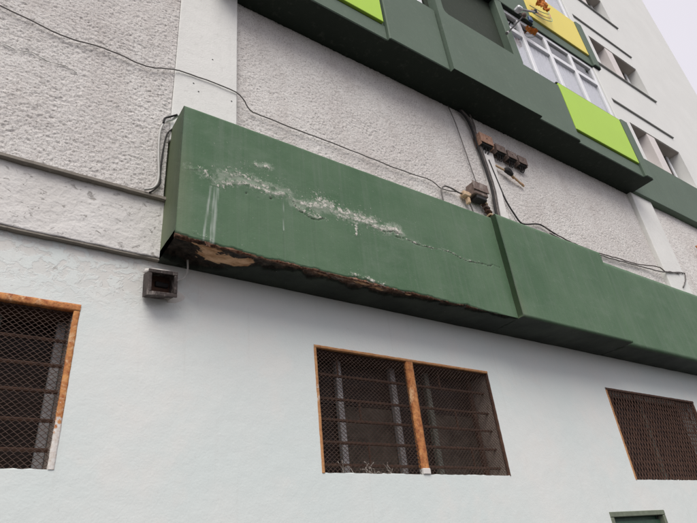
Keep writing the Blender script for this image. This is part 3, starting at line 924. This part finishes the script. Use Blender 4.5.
for a, b2 in ((-1.55, -0.45), (-0.40, 0.42)):
    pane(a, b2, 0.26, WL[2], WL[3], w)

# middle window
w = empty("window", ((WM[0] + WM[1]) / 2, 0, WM[2]), B)
w["label"] = "two-part meshed window divided by an orange rusted mullion"
ZB, ZT = WM[2], WM[3]
rbar("frame", WM[0] - 0.012, WM[1] + 0.008, -0.008, 0.03, ZT - 0.010, ZT + 0.014, "rust_flaked", w, 240)
rbar("frame", WM[0] - 0.014, WM[0] + 0.010, -0.007, 0.03, ZB, ZT - 0.011, "rust_flaked", w, 250)
rbar("frame", WM[1] - 0.006, WM[1] + 0.008, -0.006, 0.03, ZB, ZT - 0.011, "rust_brown", w, 260)
rbar("mullion", 3.252, 3.328, -0.012, 0.04, ZB + 0.05, ZT - 0.011, "rust_orange", w, 270)
add("mullion_foot", MB().cbox(3.250, 3.330, -0.013, 0.04, ZB + 0.001, ZB + 0.049, 0.005), "flaked_white", w)
ragged_sill(WM[0] - 0.02, WM[1] + 0.015, ZB - 0.018, ZB, w, 111)
add("reveal_lining", MB().box(WM[0] + 0.001, WM[1] - 0.002, 0.042, 0.29, ZT - 0.02, ZT - 0.002), "rust_brown", w)  # dark brown sheet added across the recess head, as on the left window
add("wire_mesh", expanded_mesh(WM[0] + 0.01, 3.253, ZB, ZT, 0.018, 0.040, 0.0165, 0.0038, seed=5), "rust_mesh", w)
add("wire_mesh", expanded_mesh(3.327, WM[1], ZB, ZT, 0.018, 0.040, 0.0165, 0.0038, seed=6), "rust_mesh", w)
add("reveal_lining", MB().box(WM[1] - 0.003, WM[1] - 0.001, 0.034, 0.29, ZB, ZT - 0.021), "reveal_dusty", w)
for z in (3.105, 2.905, 2.735, 2.56, 2.39):
    bar_between((WM[0], 0.10, z), (WM[1], 0.10, z + 0.005), 0.0125, "bar", "rust_brown", w)
for (x, z0, z1) in ((2.80, 2.39, 2.56), (2.75, 2.735, 2.905), (3.86, 2.735, 2.905), (3.98, 2.39, 2.56), (3.72, 3.105, 3.29), (2.56, 3.105, 3.29)):
    bar_between((x, 0.10, z0), (x, 0.10, z1), 0.010, "bar", "rust_brown", w)
for x, mt in ((2.60, "aluminium_grey"), (3.20, "aluminium_grey"), (3.62, "post_olive")):
    add("window_post", MB().cbox(x, x + 0.055, 0.18, 0.23, ZB, ZT, 0.005), mt, w)
for x in (2.30, 4.22):
    add("window_post", MB().cbox(x, x + 0.05, 0.20, 0.25, ZB, ZT, 0.005), "rust_brown", w)
for (a, b2, mt) in ((2.34, 2.60, "dirty_glass"), (2.655, 3.20, "dirty_glass_pale"), (3.26, 3.62, "dirty_glass"), (3.675, 4.23, "dirty_glass_pale")):
    pane(a, b2, 0.235, ZB, 2.91, w, mt)
    pane(a, b2, 0.225, 2.912, ZT, w, "dirty_glass")

# right window: taller, tighter mesh, all brown
w = empty("window", ((WR[0] + WR[1]) / 2, 0, WR[2]), B)
w["label"] = "window closed by dense brown rusted mesh"
ZB, ZT = WR[2], WR[3]
rbar("frame", WR[0] - 0.014, WR[1] + 0.03, -0.008, 0.03, ZT - 0.012, ZT + 0.016, "rust_brown", w, 280)
rbar("frame", WR[0] - 0.016, WR[0] + 0.016, -0.007, 0.03, ZB, ZT - 0.013, "rust_flaked", w, 290)
rbar("frame", WR[1] - 0.016, WR[1] + 0.02, -0.007, 0.03, ZB, ZT - 0.013, "rust_brown", w, 300)
ragged_sill(WR[0] - 0.02, WR[1] + 0.02, ZB - 0.014, ZB, w, 121)
add("wire_mesh", expanded_mesh(WR[0], WR[1], ZB, ZT, 0.012, 0.11, 0.030, 0.0085, vertical=True, seed=9), "rust_mesh_brown", w)
for x in np.arange(WR[0] + 0.15, WR[1], 0.26):
    bar_between((x, 0.06, ZB), (x, 0.06, ZT), 0.010, "bar", "rust_brown", w)
for z in (ZB + 0.22, ZB + 0.62):
    bar_between((WR[0], 0.075, z), (WR[1], 0.075, z), 0.011, "bar", "rust_brown", w)
for a, b2 in ((WR[0], WR[0] + 1.0), (WR[0] + 1.05, WR[1])):
    pane(a, b2, 0.22, ZB, ZT, w)
add("window_post", MB().cbox(WR[0] + 1.0, WR[0] + 1.05, 0.18, 0.24, ZB, ZT, 0.005), "post_olive", w)

# green slatted door whose head just shows
dr = empty("door", ((DR[0] + DR[1]) / 2, 0, DR[2]), B)
dr["label"] = "green slatted door in a dull green frame"
add("door_frame", MB().cbox(DR[0], DR[1], -0.012, 0.06, DR[3] - 0.05, DR[3], 0.005), "door_frame_green", dr)
for a in (DR[0], DR[1] - 0.05):
    add("door_frame", MB().cbox(a, a + 0.05, -0.010, 0.06, DR[2], DR[3] - 0.051, 0.005), "door_frame_green", dr)
add("door_leaf", MB().box(DR[0] + 0.05, DR[1] - 0.05, 0.075, 0.10, DR[2], DR[3] - 0.05), "door_green", dr)
for i in range(20):
    z = DR[2] + 0.02 + i * 0.088
    m = MB()
    m.prism([(DR[0] + 0.055, z), (DR[1] - 0.055, z), (DR[1] - 0.055, z + 0.075), (DR[0] + 0.055, z + 0.075)], 0.045, 0.06)
    add("slat", m, "door_green", dr)

# ------------------------------------------------------------------ upper floors: projecting bay with balconies
def bay_window(x0, x1, posts, z0, z1, zt, y, parent):
    """white pvc window: frame, posts, transom, panes, net curtain"""
    w = empty("window", ((x0 + x1) / 2, y, z0), parent)
    fw = 0.092
    d0, d1 = y - 0.03, y + 0.03
    add("frame", MB().cbox(x0, x1, d0, d1, z1 - fw, z1, 0.006), "pvc_white", w)
    add("frame", MB().cbox(x0, x1, d0, d1, z0, z0 + fw, 0.006), "pvc_white", w)
    edges = [x0] + posts + [x1]
    for i, x in enumerate(edges):
        a = x if i == 0 else (x - fw if i == len(edges) - 1 else x - fw / 2)
        wide = fw if i in (0, len(edges) - 1) else fw
        add("frame", MB().cbox(a, a + wide, d0 - 0.003, d1 + 0.003, z0 + fw + 0.001, z1 - fw - 0.001, 0.006), "pvc_white", w)
    for a, b2 in zip(edges[:-1], edges[1:]):
        l, r = a + fw * (1.0 if a == x0 else 0.5), b2 - fw * (1.0 if b2 == x1 else 0.5)
        add("transom", MB().cbox(l + 0.001, r - 0.001, d0, d1, zt - fw * 0.6, zt + fw * 0.6, 0.006), "pvc_white", w)
        # sash rims and the two panes
        add("pane", MB().box(l, r, y, y + 0.006, z0 + fw, zt - fw * 0.6), "clear_glass", w)
        add("pane", MB().box(l, r, y, y + 0.006, zt + fw * 0.6, z1 - fw), "clear_glass", w)
        nx = 60
        xs = np.linspace(l - 0.02, r + 0.02, nx)
        ys = y + 0.035 + 0.012 * np.sin(xs * 62) + 0.006 * np.sin(xs * 141 + 1)
        v = np.concatenate([np.stack([xs, ys, np.full(nx, z0 + 0.02)], -1), np.stack([xs, ys, np.full(nx, zt + 0.02)], -1)])
        k = np.arange(nx - 1)
        add("curtain", (v, np.stack([k, k + 1, k + 1 + nx, k + nx], -1)), "curtain_grey", w, smooth=True)
    return w

def bay(z, panel, k):
    b = empty("balcony", (5.27, -0.4, z), B)
    b["label"] = "projecting green balcony bay with %s panels" % panel.split("_")[0]
    pt = z + 1.35
    top = z + ST
    mir = lambda x: 10.54 - x
    def mbox(name, x0, x1, y0, y1, z0, z1, mat, c=0.012, both=True):
        add(name, MB().cbox(x0, x1, y0, y1, z0, z1, c), mat, b)
        if both:
            add(name, MB().cbox(mir(x1), mir(x0), y0, y1, z0, z1, c), mat, b)
    # floor slab
    add("floor_slab", MB().box(1.262, 9.278, -0.44, 0.94, z + 0.004, z + 0.16), "soffit_shade_green", b)
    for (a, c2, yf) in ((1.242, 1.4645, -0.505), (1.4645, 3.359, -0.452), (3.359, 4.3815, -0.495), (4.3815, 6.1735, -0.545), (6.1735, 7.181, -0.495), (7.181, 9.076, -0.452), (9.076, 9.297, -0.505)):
        add("soffit", MB().box(a, c2, yf, -0.004 if k == 0 else -0.36, z - 0.006, z - 0.003), "soffit_shade_green", b)  # thin boards added to carry the painted shade of the undersides
    # lip under the coloured panel, parapet core, coloured panel
    mbox("lip", 7.182, 9.075, -0.46, -0.20, z, z + 0.272, "upper_green")
    mbox("parapet", 7.182, 9.075, -0.445, -0.30, z + 0.274, pt - 0.08, "upper_green")
    mbox("panel", 7.225, 9.055, -0.492, -0.447, z + 0.285, pt - 0.005, panel, 0.006)
    mbox("sill_shade_strip", 7.20, 9.07, -0.482, -0.30, pt - 0.002, pt + 0.022, "shade_and_hole_dark", 0.004)  # dark strip painting in the window sill's shadow above the panel
    # plain side fields
    mbox("parapet", 6.175, 7.18, -0.502, -0.25, z + 0.001, pt - 0.10, "upper_green")
    # end fins
    mbox("end_fin", 9.077, 9.30, -0.512, -0.10, z - 0.002, pt + 0.03, "upper_green", 0.02)
    mbox("end_wall", 9.08, 9.27, -0.46, -0.10, pt + 0.031, top - 0.003, "upper_white", 0.01)
    # central loggia: parapet with posts, one moulded piece
    zt = z + 1.25
    poly = [(4.382, z + 0.002), (6.172, z + 0.002), (6.172, zt), (4.60, zt), (4.555, zt + 0.02), (4.53, zt + 0.05), (4.515, zt + 0.10), (4.515, top - 0.003), (4.382, top - 0.003)]
    add("loggia_parapet", MB().prism(poly, -0.552, -0.42), "upper_green", b)
    add("post", MB().cbox(6.12, 6.30, -0.506, -0.36, zt + 0.003, top - 0.003, 0.015), "upper_green", b)
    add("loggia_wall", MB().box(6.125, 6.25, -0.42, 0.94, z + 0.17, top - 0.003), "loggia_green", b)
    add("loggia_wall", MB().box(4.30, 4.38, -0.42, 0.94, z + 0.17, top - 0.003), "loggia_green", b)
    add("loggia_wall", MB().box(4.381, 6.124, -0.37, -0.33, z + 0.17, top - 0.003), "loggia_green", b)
    bay_window(6.302, 9.072, [6.80, 7.55, 8.30], pt - 0.10, top - 0.004, z + 2.33, -0.40, b)
    bay_window(mir(9.072), mir(6.302), [mir(8.30), mir(7.55), mir(6.80)], pt - 0.10, top - 0.004, z + 2.33, -0.40, b)
    for a, c2 in ((6.31, 9.06), (mir(9.06), mir(6.31))):
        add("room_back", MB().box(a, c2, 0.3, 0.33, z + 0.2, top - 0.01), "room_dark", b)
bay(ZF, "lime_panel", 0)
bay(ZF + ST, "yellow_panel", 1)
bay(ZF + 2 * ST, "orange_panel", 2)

# plain upper facade right (and left) of the bay
UW = []
for k in range(4):
    z = ZF + k * ST
    UW.append((10.62, 12.70, z + 1.235, z + 2.345))
uw = add("upper_wall", wall_with_holes(9.30, XR, ZF, ZTOP, -0.12, 0.25, UW), "upper_white", B)
add("upper_wall", wall_with_holes(XL, 1.24, ZF, ZTOP, -0.12, 0.25, [(-3.0, -1.0, ZF + k * ST + 1.235, ZF + k * ST + 2.345) for k in range(4)]), "upper_white", B)
add("upper_wall", MB().box(1.3, 9.25, -0.10, 0.94, ZF + 3 * ST + 0.01, ZTOP), "upper_white", B)
add("end_wall", MB().box(XR - 0.3, XR + 0.002, -0.115, 0.96, ZF + 0.01, ZTOP - 0.01), "upper_white", B)
add("green_band", MB().cbox(9.303, XR + 0.01, -0.142, -0.002, ZF - 0.012, ZF + 1.222, 0.01), "upper_green", B)
add("green_band", MB().cbox(XL, 1.237, -0.142, -0.002, ZF - 0.012, ZF + 1.222, 0.01), "upper_green", B)
for k in range(4):
    z = ZF + k * ST
    add("head_ledge", MB().cbox(9.31, 12.76, -0.155, -0.121, z + 2.79, z + 2.822, 0.004), "ledge_grey", B)
    if k:
        add("sill_ledge", MB().cbox(9.31, 12.88, -0.160, -0.121, z + 1.200, z + 1.232, 0.004), "ledge_grey", B)
    w = empty("window", (11.66, 0, z + 1.235), B)
    h0, h1 = z + 1.237, z + 2.343
    add("reveal_lining", MB().box(10.622, 12.698, -0.10, 0.20, h1 - 0.02, h1), "reveal_taupe", w)
    add("back_panel", MB().box(10.622, 12.698, 0.22, 0.24, h0, h1 - 0.02), "reveal_taupe", w)
    add("pier", MB().cbox(11.30, 11.62, -0.112, 0.219, h0, h1 - 0.021, 0.006), "blind_white", w)
    for a, c2 in ((10.63, 11.295), (11.625, 12.60)):
        for x in (a, c2 - 0.085):
            add("frame", MB().cbox(x, x + 0.085, 0.10, 0.16, h0, h1 - 0.022, 0.006), "pvc_white", w)
        add("frame", MB().cbox(a + 0.086, c2 - 0.086, 0.10, 0.16, h0, h0 + 0.07, 0.006), "pvc_white", w)
        add("pane", MB().box(a + 0.08, c2 - 0.08, 0.13, 0.136, h0 + 0.07, h1 - 0.022), "dirty_glass_pale", w)

# smooth plaster strip beside the risers
m = MB()
m.prism([(5.22, 4.95), (5.42, 4.95), (5.36, 5.6), (5.40, 6.1), (5.44, 6.62), (5.20, 6.62), (5.16, 6.0), (5.20, 5.5)], -0.050, -0.005)
add("plaster_strip", m, "trunking_white", B)

# ------------------------------------------------------------------ cables and fittings
def cable(name, pts, r, mat, label, cat="cable", group=None, jit=0.0, sub=6):
    o = add(name, MB().tube(smooth_path(pts, sub, jit), r, 6), mat, smooth=True)
    return tag(o, label, cat, group)

def C(L, y): return [(x, y if len(q) == 0 else q[0], z) for x, z, *q in L]

cable("wall_cable", C([(-1.2, 5.66, -0.105), (-0.4, 5.656, -0.105), (0.03, 5.60, -0.105), (0.41, 5.64, -0.105), (0.70, 5.62, -0.105), (0.94, 5.715, -0.105), (1.10, 5.742, -0.098), (1.54, 5.75, -0.098), (1.70, 5.645), (1.82, 5.62), (2.26, 5.617), (2.88, 5.62), (3.57, 5.608), (4.03, 5.63), (4.20, 5.56), (4.45, 5.60)], -0.052), 0.0062, "grey_cable",
      "long grey cable strung across the rough wall over the white pilaster", jit=0.004)
cable("wall_cable", C([(4.165, 4.95), (4.16, 5.42), (4.17, 5.52), (4.24, 5.60), (4.36, 5.61), (4.47, 5.585), (4.56, 5.59)], -0.07), 0.010, "grey_cable",
      "short cable looping up behind the beam into the tan connectors")
cable("wall_cable", C([(4.72, 7.2), (4.78, 6.95), (4.82, 6.65), (4.86, 6.2), (4.90, 5.9), (4.95, 5.75)], -0.05), 0.007, "grey_cable",
      "thin cable dropping from the balcony to the junction box", jit=0.003)
rc = [("thick black riser cable dropping from the balcony beside the fuse boxes", 0.016, "black_rubber", 0.0),
      ("brown riser cable running along the thick black riser", 0.012, "brown_cable", 0.03),
      ("slim grey riser cable on the outer side of the brown riser", 0.009, "grey_cable", 0.052)]
for lab, r, mt, dx in rc:
    cable("riser_cable", C([(4.93 + dx, 7.22), (5.07 + dx, 7.05), (5.12 + dx, 6.66), (5.15 + dx, 6.30), (5.165 + dx, 5.88), (5.12 + dx, 5.55), (5.08 + dx, 5.0)], -0.06 - dx * 0.3), r, mt, lab, jit=0.003)
cable("riser_cable", C([(5.12, 7.2), (5.16, 7.0), (5.14, 6.82), (5.16, 6.7)], -0.08), 0.010, "brown_cable",
      "short brown cable entering the clay fuse box from above")
cable("wall_cable", C([(5.30, 6.45), (5.36, 6.10), (5.42, 5.80), (5.52, 5.60), (5.60, 5.495), (5.72, 5.50), (6.04, 5.59), (6.34, 5.52)], -0.05), 0.011, "black_rubber",
      "black cable sweeping down from the fuse boxes to the beam top")
cable("wall_cable", C([(6.05, 5.60), (6.34, 5.525), (6.7, 5.48), (7.12, 5.465), (7.5, 5.48), (7.92, 5.51), (8.4, 5.54), (9.0, 5.60, -0.10), (9.18, 5.56, -0.10), (9.4, 5.6, -0.10), (9.72, 5.64, -0.10)], -0.05), 0.010, "brown_cable",
      "brown cable running just above the beam to the far pilaster", jit=0.005)
cable("wall_cable", C([(6.2, 5.50), (6.7, 5.435), (7.2, 5.425), (7.7, 5.45), (8.2, 5.49), (8.7, 5.53), (9.1, 5.53, -0.10), (9.70, 5.66, -0.10), (9.93, 5.68, -0.10), (9.80, 5.5, -0.10), (9.62, 5.35, -0.10)], -0.055), 0.010, "grey_cable",
      "grey cable under the brown one, hooking down at the far pilaster", jit=0.005)
# loop at the left end of the beam
cable("wall_cable", C([(1.0, 5.14, -0.15), (0.96, 5.11), (0.905, 5.06), (0.872, 4.93), (0.878, 4.7), (0.895, 4.5), (0.888, 4.40), (0.855, 4.345), (0.80, 4.315)], -0.105), 0.010, "pale_cable",
      "pale cable looping over the end of the green beam")
cable("wall_cable", C([(0.97, 5.02, -0.09), (0.93, 4.93), (0.912, 4.75), (0.906, 4.5), (0.912, 4.42), (0.88, 4.35), (0.84, 4.30)], -0.102), 0.007, "black_rubber",
      "thin black cable beside the pale loop at the beam end")
cable("wall_cable", C([(0.985, 5.13, -0.16), (0.945, 5.13), (0.90, 5.09), (0.89, 5.03)], -0.115), 0.009, "black_rubber",
      "short black cable end bent over the top of the beam")

def fuse_box(x, z, wd, ht, dp, mat, label, name="fuse_box", group=None):
    t = empty(name, (x + wd / 2, -0.02, z))
    tag(t, label, "fuse box", group)
    y1 = -0.025
    y0 = y1 - dp
    # hollow shell: back, sides, top, open underside with dark terminal block
    m = MB()
    m.cbox(x, x + wd, y1 - 0.012, y1, z, z + ht, 0.003)
    m.cbox(x, x + 0.010, y0 + 0.012, y1 - 0.013, z, z + ht, 0.003)
    m.cbox(x + wd - 0.010, x + wd, y0 + 0.012, y1 - 0.013, z, z + ht, 0.003)
    m.cbox(x + 0.011, x + wd - 0.011, y0 + 0.012, y1 - 0.013, z + ht - 0.012, z + ht, 0.003)
    add("housing", m, mat, t)
    c = add("cover", MB().cbox(x - 0.004, x + wd + 0.004, y0, y0 + 0.011, z + ht * 0.18, z + ht + 0.004, 0.004), mat, t)
    add("screw", MB().tube([(x + wd / 2, y0 - 0.004, z + ht * 0.6), (x + wd / 2, y0 + 0.002, z + ht * 0.6)], 0.008, 8), "black_rubber", c)
    add("terminal_block", MB().cbox(x + 0.018, x + wd - 0.018, y0 + 0.02, y1 - 0.02, z + 0.012, z + ht * 0.6, 0.004), "black_rubber", t)
    for i in range(3):
        xx = x + wd * (0.25 + 0.25 * i)
        add("cable_gland", MB().tube(smooth_path([(xx, y1 - dp * 0.5, z + 0.03), (xx + 0.01, y1 - dp * 0.45, z - 0.03), (xx + 0.03 - 0.02 * i, y1 - 0.02, z - 0.07)], 3), 0.009, 6), "black_rubber", t)
    return t
fuse_box(5.13, 6.62, 0.25, 0.20, 0.12, "clay_box", "larger orange clay fuse box beside the riser cables")
fuse_box(5.44, 6.60, 0.20, 0.15, 0.11, "rust_box", "brown fuse box next to the clay one")
fuse_box(5.68, 6.58, 0.19, 0.15, 0.11, "rust_box", "brown fuse box between two other brown fuse boxes")
fuse_box(5.91, 6.565, 0.18, 0.16, 0.11, "rust_box", "brown fuse box at the end of the row, farthest from the risers")

# wall bracket with a black insulator below the boxes
t = empty("insulator_bracket", (5.68, -0.02, 6.2))
tag(t, "rusty slanted wall bracket with black insulator below the fuse boxes", "bracket")
add("arm", MB().tube([(5.42, -0.05, 6.40), (5.62, -0.09, 6.32), (5.95, -0.05, 6.22)], 0.016, 6), "connector_tan", t)
add("insulator", MB().tube([(5.55, -0.08, 6.345), (5.58, -0.10, 6.34), (5.62, -0.10, 6.325), (5.68, -0.09, 6.30)], lambda u: 0.03 + 0.02 * math.sin(u * 3.1 * 2) ** 2, 8), "black_rubber", t)
for i in range(4):
    x = 5.70 + i * 0.065
    add("link", MB().tube([(x, -0.06, 6.30 - i * 0.014), (x + 0.02, -0.07, 6.26 - i * 0.014), (x + 0.045, -0.05, 6.29 - i * 0.014)], 0.009, 5), "rust_flaked", t)

# junction box above the beam
t = empty("junction_box", (4.80, -0.02, 5.5))
tag(t, "dark rusty junction box with tan connectors standing above the green beam", "junction box")
add("housing", MB().cbox(4.68, 4.93, -0.15, -0.02, 5.60, 5.78, 0.012), "rust_box", t)
add("lid", MB().cbox(4.67, 4.94, -0.165, -0.151, 5.655, 5.79, 0.006), "rust_box", t)
add("opening", MB().cbox(4.72, 4.90, -0.14, -0.03, 5.545, 5.599, 0.008), "black_rubber", t)
add("connector", MB().cbox(4.53, 4.64, -0.11, -0.03, 5.55, 5.625, 0.01), "connector_tan", t)
add("connector", MB().cbox(4.59, 4.63, -0.10, -0.04, 5.46, 5.548, 0.008), "connector_tan", t)
add("conduit", MB().tube([(4.64, -0.07, 5.59), (4.68, -0.07, 5.62)], 0.02, 8), "connector_tan", t)
for i in range(9):
    z = 5.55 - i * 0.055
    x = 4.90 + 0.022 * i
    add("clamp", MB().tube(smooth_path([(x - 0.03, -0.04, z), (x - 0.02, -0.095, z + 0.012), (x + 0.03, -0.10, z - 0.012), (x + 0.05, -0.05, z)], 3), 0.012, 6), ("connector_tan", "rust_box", "rust_brown")[i % 3], t)
cable("riser_cable", C([(4.88, 5.6), (4.93, 5.5), (4.99, 5.35), (5.03, 5.05)], -0.06), 0.030, "rust_brown",
      "thick brown conduit below the junction box, running behind the beam")
cable("wall_cable", C([(4.63, 5.50), (4.66, 5.42), (4.68, 5.2), (4.69, 5.0)], -0.06), 0.010, "grey_cable",
      "grey cable falling from the tan connectors behind the beam")

# small bracket at the far right edge of the rough wall
t = empty("wall_hook", (11.15, -0.02, 6.2))
tag(t, "small rusty hook bracket on the rough wall beyond the far pilaster", "hook")
add("plate", MB().cbox(11.12, 11.20, -0.06, -0.02, 6.18, 6.42, 0.006), "rust_brown", t)
add("hook", MB().tube(smooth_path([(11.14, -0.06, 6.36), (11.06, -0.12, 6.42), (11.0, -0.13, 6.45), (10.98, -0.12, 6.53)], 4), 0.016, 6), "rust_orange", t)

# open rusty box under the beam's corner
t = empty("wall_light_box", (1.0, 0, 3.47))
tag(t, "rusty brown metal box lamp on the wall below the beam corner", "wall lamp")
x0, x1, z0, z1, dp = 0.885, 1.075, 3.475, 3.645, 0.12
m = MB()
m.cbox(x0, x0 + 0.008, -dp, -0.002, z0, z1, 0.002)
m.cbox(x1 - 0.008, x1, -dp, -0.002, z0, z1, 0.002)
m.cbox(x0 + 0.009, x1 - 0.009, -dp, -0.002, z1 - 0.008, z1, 0.002)
m.cbox(x0 + 0.009, x1 - 0.009, -dp, -0.002, z0, z0 + 0.008, 0.002)
add("housing", m, "lamp_brown", t)
add("reflector", MB().prism([(x0 + 0.01, z0 + 0.01), (x1 - 0.01, z0 + 0.01), (x1 - 0.01, z1 - 0.01), (x0 + 0.01, z1 - 0.01)], -0.03, -0.02), "rust_brown", t)
m = MB()
m.cbox(x0 - 0.010, x1 + 0.010, -dp - 0.012, -dp - 0.001, z1 - 0.018, z1 + 0.008, 0.003)
m.cbox(x0 - 0.010, x1 + 0.010, -dp - 0.012, -dp - 0.001, z0 - 0.008, z0 + 0.020, 0.003)
m.cbox(x0 - 0.010, x0 + 0.014, -dp - 0.012, -dp - 0.001, z0 + 0.021, z1 - 0.019, 0.003)
m.cbox(x1 - 0.014, x1 + 0.010, -dp - 0.012, -dp - 0.001, z0 + 0.021, z1 - 0.019, 0.003)
add("rim", m, "lamp_brown", t)
add("lamp_holder", MB().tube([(0.96, -0.03, 3.575), (1.05, -0.03, 3.57)], 0.022, 8), "black_rubber", t)
t.rotation_euler = (0.20, -0.11, 0.08)
mortar([(1.06, 3.44), (1.12, 3.425), (1.19, 3.455), (1.21, 3.50), (1.15, 3.545), (1.13, 3.60), (1.14, 3.66), (1.10, 3.70), (1.06, 3.66), (1.05, 3.55)], (1.11, 3.55), 0.035, t)
mortar([(0.88, 3.655), (0.98, 3.648), (1.08, 3.65), (1.13, 3.672), (1.10, 3.70), (1.0, 3.70), (0.90, 3.69)], (1.0, 3.672), 0.06, t)
cable("wall_cable", [(1.10, -0.05, 3.62), (1.16, -0.05, 3.66), (1.18, -0.06, 3.72), (1.17, -0.08, 3.80)], 0.008, "pale_cable",
      "short pale cable from the rusty box lamp up into the beam")

# dry stalks caught behind the mesh at the bottom of the middle window
random.seed(3)
m = MB()
for i in range(16):
    x = 2.36 + random.random() * 0.62
    pts = [(x, 0.075, 2.315)]
    ang = random.uniform(-0.9, 0.9)
    for s in range(4):
        q = pts[-1]
        pts.append((q[0] + 0.03 * math.sin(ang), 0.06 + 0.03 * random.random(), q[2] + 0.028 * math.cos(ang)))
        ang += random.uniform(-0.9, 0.9)
    m.tube(smooth_path(pts, 3), 0.0035, 4)
tag(add("dry_twigs", m, "pale_twig"), "tangle of pale dry twigs behind the mesh at the window sill", "twigs")

# clothes line bracket with orange cloth in front of the yellow panel
t = empty("clothesline_bracket", (6.75, -0.55, 9.0))
tag(t, "dark clothes line pole with white clamp leaning before the white balcony window", "clothes line")
add("pole", MB().tube([(5.97, -0.60, 8.95), (6.62, -0.60, 9.77), (6.75, -0.60, 9.92)], 0.013, 8), "black_rubber", t)
add("pole_tip", MB().tube([(5.925, -0.60, 8.90), (5.968, -0.60, 8.949)], 0.026, 8), "aluminium_grey", t)
add("arm", MB().tube([(6.62, -0.60, 10.02), (6.95, -0.62, 10.16), (7.25, -0.62, 10.33)], 0.018, 8), "aluminium_grey", t)
add("knuckle", MB().sphere((6.70, -0.61, 9.88), 0.05, 10, 8), "rust_box", t)
add("clamp", MB().cbox(6.56, 6.68, -0.66, -0.54, 9.96, 10.04, 0.02), "pvc_white", t)
add("knob", MB().sphere((7.16, -0.62, 10.30), 0.04, 8, 6), "black_rubber", t)
add("peg", MB().cbox(6.86, 6.95, -0.62, -0.58, 9.86, 9.98, 0.01), "peg_blue", t)
add("stay", MB().tube([(6.70, -0.61, 9.90), (6.80, -0.50, 10.14)], 0.014, 6), "black_rubber", t)
for i, (mt, dz) in enumerate((("rope_teal", 0.0), ("rope_pink", 0.10), ("rope_teal", 0.22))):
    add("rope", MB().tube(smooth_path([(7.05, -0.62, 10.18 + dz), (7.4, -0.62, 10.24 + dz), (7.8, -0.58, 10.5 + dz), (8.0, -0.51, 10.9 + dz)], 4), 0.006, 5), mt, t)

def cloth(name, c, sx, sz, label, seed):
    n = 22
    u = np.linspace(-1, 1, n)
    U, V = np.meshgrid(u, u, indexing='ij')
    rag = 1 + 0.35 * (fbm(U * 2 + 9, V * 2 + 4, seed, 3) - 0.5) * 2
    X = c[0] + sx * U * rag + 0.25 * sx * V
    Z = c[2] + sz * V * rag + 0.15 * sz * np.sin(U * 4)
    Y = c[1] + 0.10 * (fbm(U * 2.4, V * 2.4, seed + 4, 4) - 0.5) * 2
    v = np.stack([X, Y, Z], -1).reshape(-1, 3)
    v2 = v.copy(); v2[:, 1] += 0.008
    f = grid_faces(n, n)
    o = add(name, (np.concatenate([v, v2]), np.concatenate([f, f[:, ::-1] + n * n])), "orange_cloth", smooth=True)
    return tag(o, label, "cloth")
cloth("hanging_cloth", (7.50, -0.66, 10.78), 0.15, 0.19, "crumpled orange cloth hung on the line before the yellow panel", 3)
cloth("hanging_cloth", (6.90, -0.55, 9.68), 0.13, 0.03, "small orange rag under the clothes line knuckle at the white window", 8)
